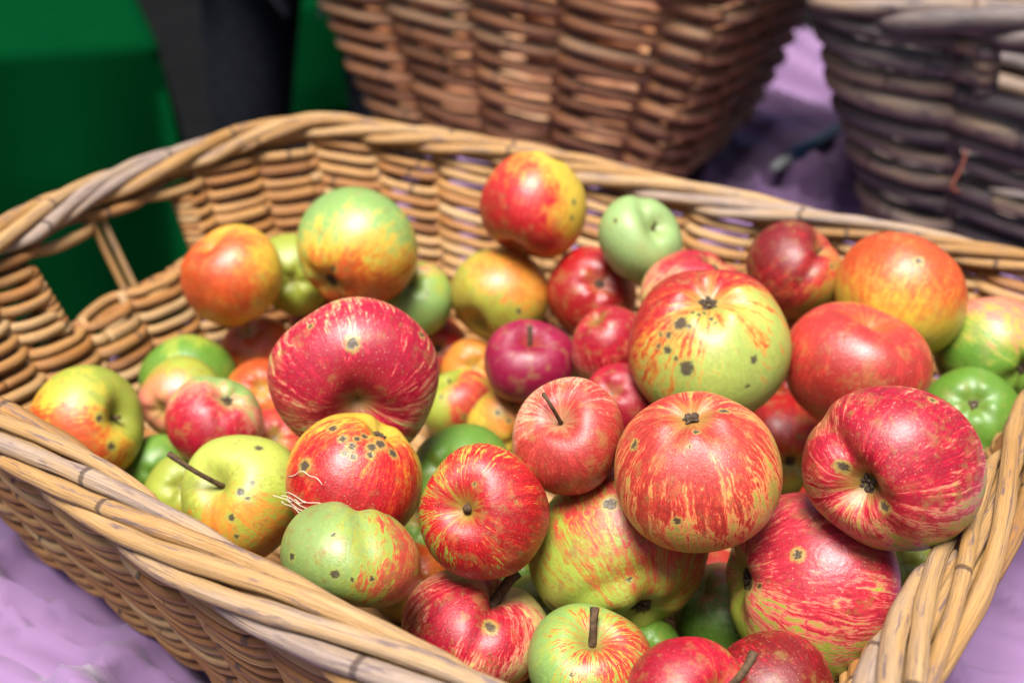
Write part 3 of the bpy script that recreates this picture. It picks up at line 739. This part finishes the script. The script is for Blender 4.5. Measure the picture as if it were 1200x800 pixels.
def make_apple(row, pos):
    key, u, v, rp, Rm, pole, flat, g, md, b, bd, bias, streak, spots, russet, label = row
    x, y, z, R = pos; P0 = np.array([x, y, z]); seed = int(key[1:]) + (60 if key[0] == 'f' else 0)
    R = R*1.005
    fr = camframe(P0)
    ax = cdir(fr, pole[:3])
    if pole[3] == 'c': ax = -ax                    # +z of the apple is the stalk end
    zax = ax; tmp = fr[0] if abs(fr[0]@zax) < .9 else fr[1]
    xax = tmp-zax*(tmp@zax); xax /= np.linalg.norm(xax); yax = np.cross(zax, xax)
    Rt = np.stack([xax, yax, zax])                 # world -> local
    loc = lambda d: Rt@d
    hero = key in HERO
    gro = []
    for (gn, off, wd, dep, gc, gw) in GROOVES.get(key, []):
        gro.append((loc(cdir(fr, gn)), off, wd, dep, loc(cdir(fr, gc)), gw))
    V, F = apple_mesh(96 if hero else 56, 132 if hero else 80, flat, seed*13+5, lump=.048 if hero else .040,
                      lobes={'a29': .026, 'a23': .012, 'a24': .02, 'a26': .045}.get(key, .03), grooves=gro,
                      ds=.20 if key == 'a33' else .34, dc={'a26': .20, 'a27': .13, 'a21': .15, 'a28': .34, 'a44': .2}.get(key, .2))
    root = empty('apple', tuple(P0), label, 'apple', 'apples heaped in the basket')
    root.rotation_euler = Matrix(Rt.T.tolist()).to_euler()
    sp = [(loc(cdir(fr, (dx, dy))), s) for (dx, dy, s) in spots]
    pc = tuple(.55*a+.45*c for a, c in zip(g, (.20, .15, .03)))
    mt = apple_material('apple_skin', g, md, b, loc(cdir(fr, bd)), bias, streak, sp, russet, seed, pc)
    o = mesh_obj('skin', V*R, F, mt); o.parent = root
    zc = V[0][2]*R; zb = V[-1][2]*R
    T = Tubes()
    if key in STEMS:
        L, th, lean, curl = STEMS[key]
        ld = loc(cdir(fr, lean)); t_ = np.linspace(0, 1, 12)[:, None]
        base = np.array([0, 0, zc-.02*R])
        Q = base + (np.array([0, 0, 1])*(1-t_)*.6 + ld*(.4+.6*t_))*t_*L*R + np.array([0, 0, 1])*curl*R*np.sin(t_*3.14)
        th_ = np.linspace(0, 1, 12); Rr = th*R*(1+.25*np.exp(-th_*8)+.55*np.exp(-(1-th_)*9)); Rr[-1] *= .8
    else:
        t_ = np.linspace(0, 1, 7)[:, None]; a_ = seed*1.7
        Q = np.array([0, 0, zc-.02*R]) + np.array([.25*math.cos(a_), .25*math.sin(a_), 1])*t_*.26*R
        Rr = np.full(7, .035*R)
    if not (pole[3] == 'c' and key not in STEMS):   # stalk only where that end can be seen
        if pole[2] > -.2 and key != 'a21':
            T.add(Q, Rr, 8); s = T.build('stem', M_stem); s.parent = root
    if pole[3] == 'c' and pole[2] > -.35:           # eye: dried sepals round a tuft
        Vc, Fc = [], []; r = np.random.default_rng(seed)
        for k in range(10):
            a0 = k*.628+r.uniform(-.2, .2); ln = R*r.uniform(.08, .15); wd_ = R*.026; b0 = len(Vc)
            for i, tt in enumerate(np.linspace(0, 1, 5)):
                rad = .02*R + ln*tt*(1 if k % 2 else .6); hgt = (.035*math.sin(tt*2.6)+.02*tt*(k % 2 == 0))*R
                w2 = wd_*(1-tt**1.5)+.0004
                ca, sa = math.cos(a0+.3*tt*r.uniform(-1, 1)), math.sin(a0)
                for sgn in (-1, 1):
                    Vc.append((rad*ca - sgn*w2*sa, rad*sa + sgn*w2*ca, zb - hgt - .004*R - .01*R*(sgn == 1)))
            for i in range(4):
                q = b0+i*2; Fc.append((q, q+1, q+3, q+2))
        e = mesh_obj('eye', Vc, Fc, M_calyx); e.parent = root
        sm = e.modifiers.new('thickness', 'SOLIDIFY'); sm.thickness = .0009
    return root
for row in APPLES: make_apple(row, POS[row[0]])

# pale dry grass caught between three apples
T = Tubes(); r = np.random.default_rng(4)
a = POS['a22']; fr = camframe(a[:3]); ctr = np.array(a[:3])
for k in range(7):
    st = np.array([-.98+r.normal(0, .10), -.18+r.normal(0, .14)]); en = st+np.array([r.uniform(.15, .95), r.uniform(-.5, .02)])
    if k > 7: en = st+np.array([r.uniform(-.5, .1), r.uniform(-.7, .35)])
    t_ = np.linspace(0, 1, 14); b_ = r.uniform(-.12, .12)
    q = st[None]*(1-t_[:, None])+en[None]*t_[:, None]; q[:, 1] += b_*np.sin(t_*3.14)+.02*np.sin(t_*14+k)
    q2 = (q**2).sum(1); dz = np.where(q2 < .96, np.sqrt(np.clip(1-q2, 0, 1)), .15)+.07
    dz = np.maximum(dz, .25)
    Q = ctr+a[3]*1.03*(q[:, :1]*fr[0]+q[:, 1:]*fr[1]+dz[:, None]*fr[2])
    T.add(Q,   .0002, 5)
M_straw = plain('dry_grass', (.75, .66, .50), .8, .15, 300)
o = T.build('dry_grass_wisp', M_straw); tag(o, 'pale dry grass threads caught on the scab spotted orange apple', 'dry grass')

# red twig stuck in the grey basket, pen on the cloth
T = Tubes(); A0, A1 = px(1131, 176, d=1.10), px(1117, 222, d=1.085)
t_ = np.linspace(0, 1, 10)[:, None]
T.add(A0*(1-t_)+A1*t_+RGT*.002*np.sin(t_*5), .0016, 7)
T.add(np.array([A1-UPV*.0, A1+RGT*.006-UPV*.003]), .0020, 7)
o = T.build('twig', plain('red_twig', (.12, .03, .02), .7)); tag(o, 'short reddish twig stuck in the rods of the grey purple basket', 'twig')

pa, pb = px(1010, 138, z=.012), px(905, 198, z=.012)
d = unit(pb-pa)
pen = empty('marker_pen', tuple((pa+pb)/2*np.array([1, 1, 0])), 'dark blue stick-like pen with pale tip lying on the lilac cloth between the rear baskets', 'pen')
T = Tubes(); L = np.linalg.norm(pb-pa)
T.add([pa, pa+d*.002, pa+d*L*.55, pa+d*L*.56, pa+d*L*.84, pa+d*L*.86], [.008, .011, .011, .012, .012, .009], 14)
T.build('barrel', plain('pen_blue', (.015, .03, .07), .35, .1), pen)
T = Tubes(); T.add([pa+d*L*.86, pa+d*L*.95, pb], [.008, .007, .004], 12)
T.build('tip', plain('pen_tip', (.5, .52, .5), .4, .1), pen)

# ------------------------------------------------------------------ person standing behind
def person():
    J = {'hip': (0, 0, .95), 'belly': (0, 0, 1.10), 'chest': (0, -.01, 1.32), 'neck': (0, 0, 1.47), 'chin': (0, -.01, 1.54), 'head': (0, -.02, 1.64), 'crown': (0, 0, 1.72)}
    R = {'hip': .15, 'belly': .14, 'chest': .15, 'neck': .06, 'chin': .07, 'head': .09, 'crown': .06}
    E = [('hip', 'belly'), ('belly', 'chest'), ('chest', 'neck'), ('neck', 'chin'), ('chin', 'head'), ('head', 'crown')]
    for s, k in ((-1, 'l'), (1, 'r')):
        for nm, p, r in (('th', (s*.115, 0, .86), .105), ('kn', (s*.135, -.02, .50), .075), ('an', (s*.14, .02, .09), .055),
                         ('sh', (s*.17, 0, 1.40), .06), ('el', (s*.24, .02, 1.12), .045), ('wr', (s*.22, -.10, .90), .032), ('ha', (s*.22, -.14, .82), .036)):
            J[nm+k] = p; R[nm+k] = r
        E += [('hip', 'th'+k), ('th'+k, 'kn'+k), ('kn'+k, 'an'+k), ('chest', 'sh'+k), ('sh'+k, 'el'+k), ('el'+k, 'wr'+k), ('wr'+k, 'ha'+k)]
    def skin(name, keys, infl, mat, parent, extra=()):
        ks = [k for k in J if k in keys]; idx = {k: i for i, k in enumerate(ks)}
        me = bpy.data.meshes.new(name); me.from_pydata([J[k] for k in ks], [(idx[a], idx[b]) for a, b in E if a in idx and b in idx], [])
        o = bpy.data.objects.new(name, me); C.objects.link(o); o.parent = parent
        sk = o.modifiers.new('skin', 'SKIN'); sk.use_smooth_shade = True
        for i, k in enumerate(ks):
            me.skin_vertices[0].data[i].radius = (R[k]*infl,)*2
        me.skin_vertices[0].data[0].use_root = True
        o.modifiers.new('sub', 'SUBSURF').levels = 2; o.modifiers['sub'].render_levels = 2
        me.materials.append(mat); return o
    root = empty('person', (-.39, 2.22, GZ), 'person in dark grey trousers standing behind the baskets, only the legs in view', 'person')
    skin('body', set(J), .9, plain('skin_tone', (.45, .26, .18), .5, .1), root)
    Mj = plain('dark_denim', (.012, .013, .019), .85, .35, 60, .002)
    skin('trousers', {'hip', 'thl', 'knl', 'anl', 'thr', 'knr', 'anr'}, 1.12, Mj, root)
    skin('jacket', {'hip', 'belly', 'chest', 'shl', 'ell', 'wrl', 'shr', 'elr', 'wrr'}, 1.18, plain('dark_jacket', (.02, .02, .024), .85), root)
    for s in (-1, 1):
        V, F = [], []
        for i, (yy, w2, hh) in enumerate(((.08, .03, .06), (.03, .045, .10), (-.05, .045, .08), (-.12, .05, .06), (-.18, .04, .045), (-.21, .015, .02))):
            for k in range(8):
                a_ = k*math.pi/4; V.append((s*.14+w2*math.cos(a_), yy, max(0, hh/2+hh/2*math.sin(a_)*1.0)))
        for i in range(5):
            for k in range(8): F.append((i*8+k, i*8+(k+1) % 8, i*8+8+(k+1) % 8, i*8+8+k))
        F += [tuple(range(8)), tuple(range(40, 48))[::-1]]
        o = mesh_obj('shoe', V, F, Mj); o.parent = root
person()
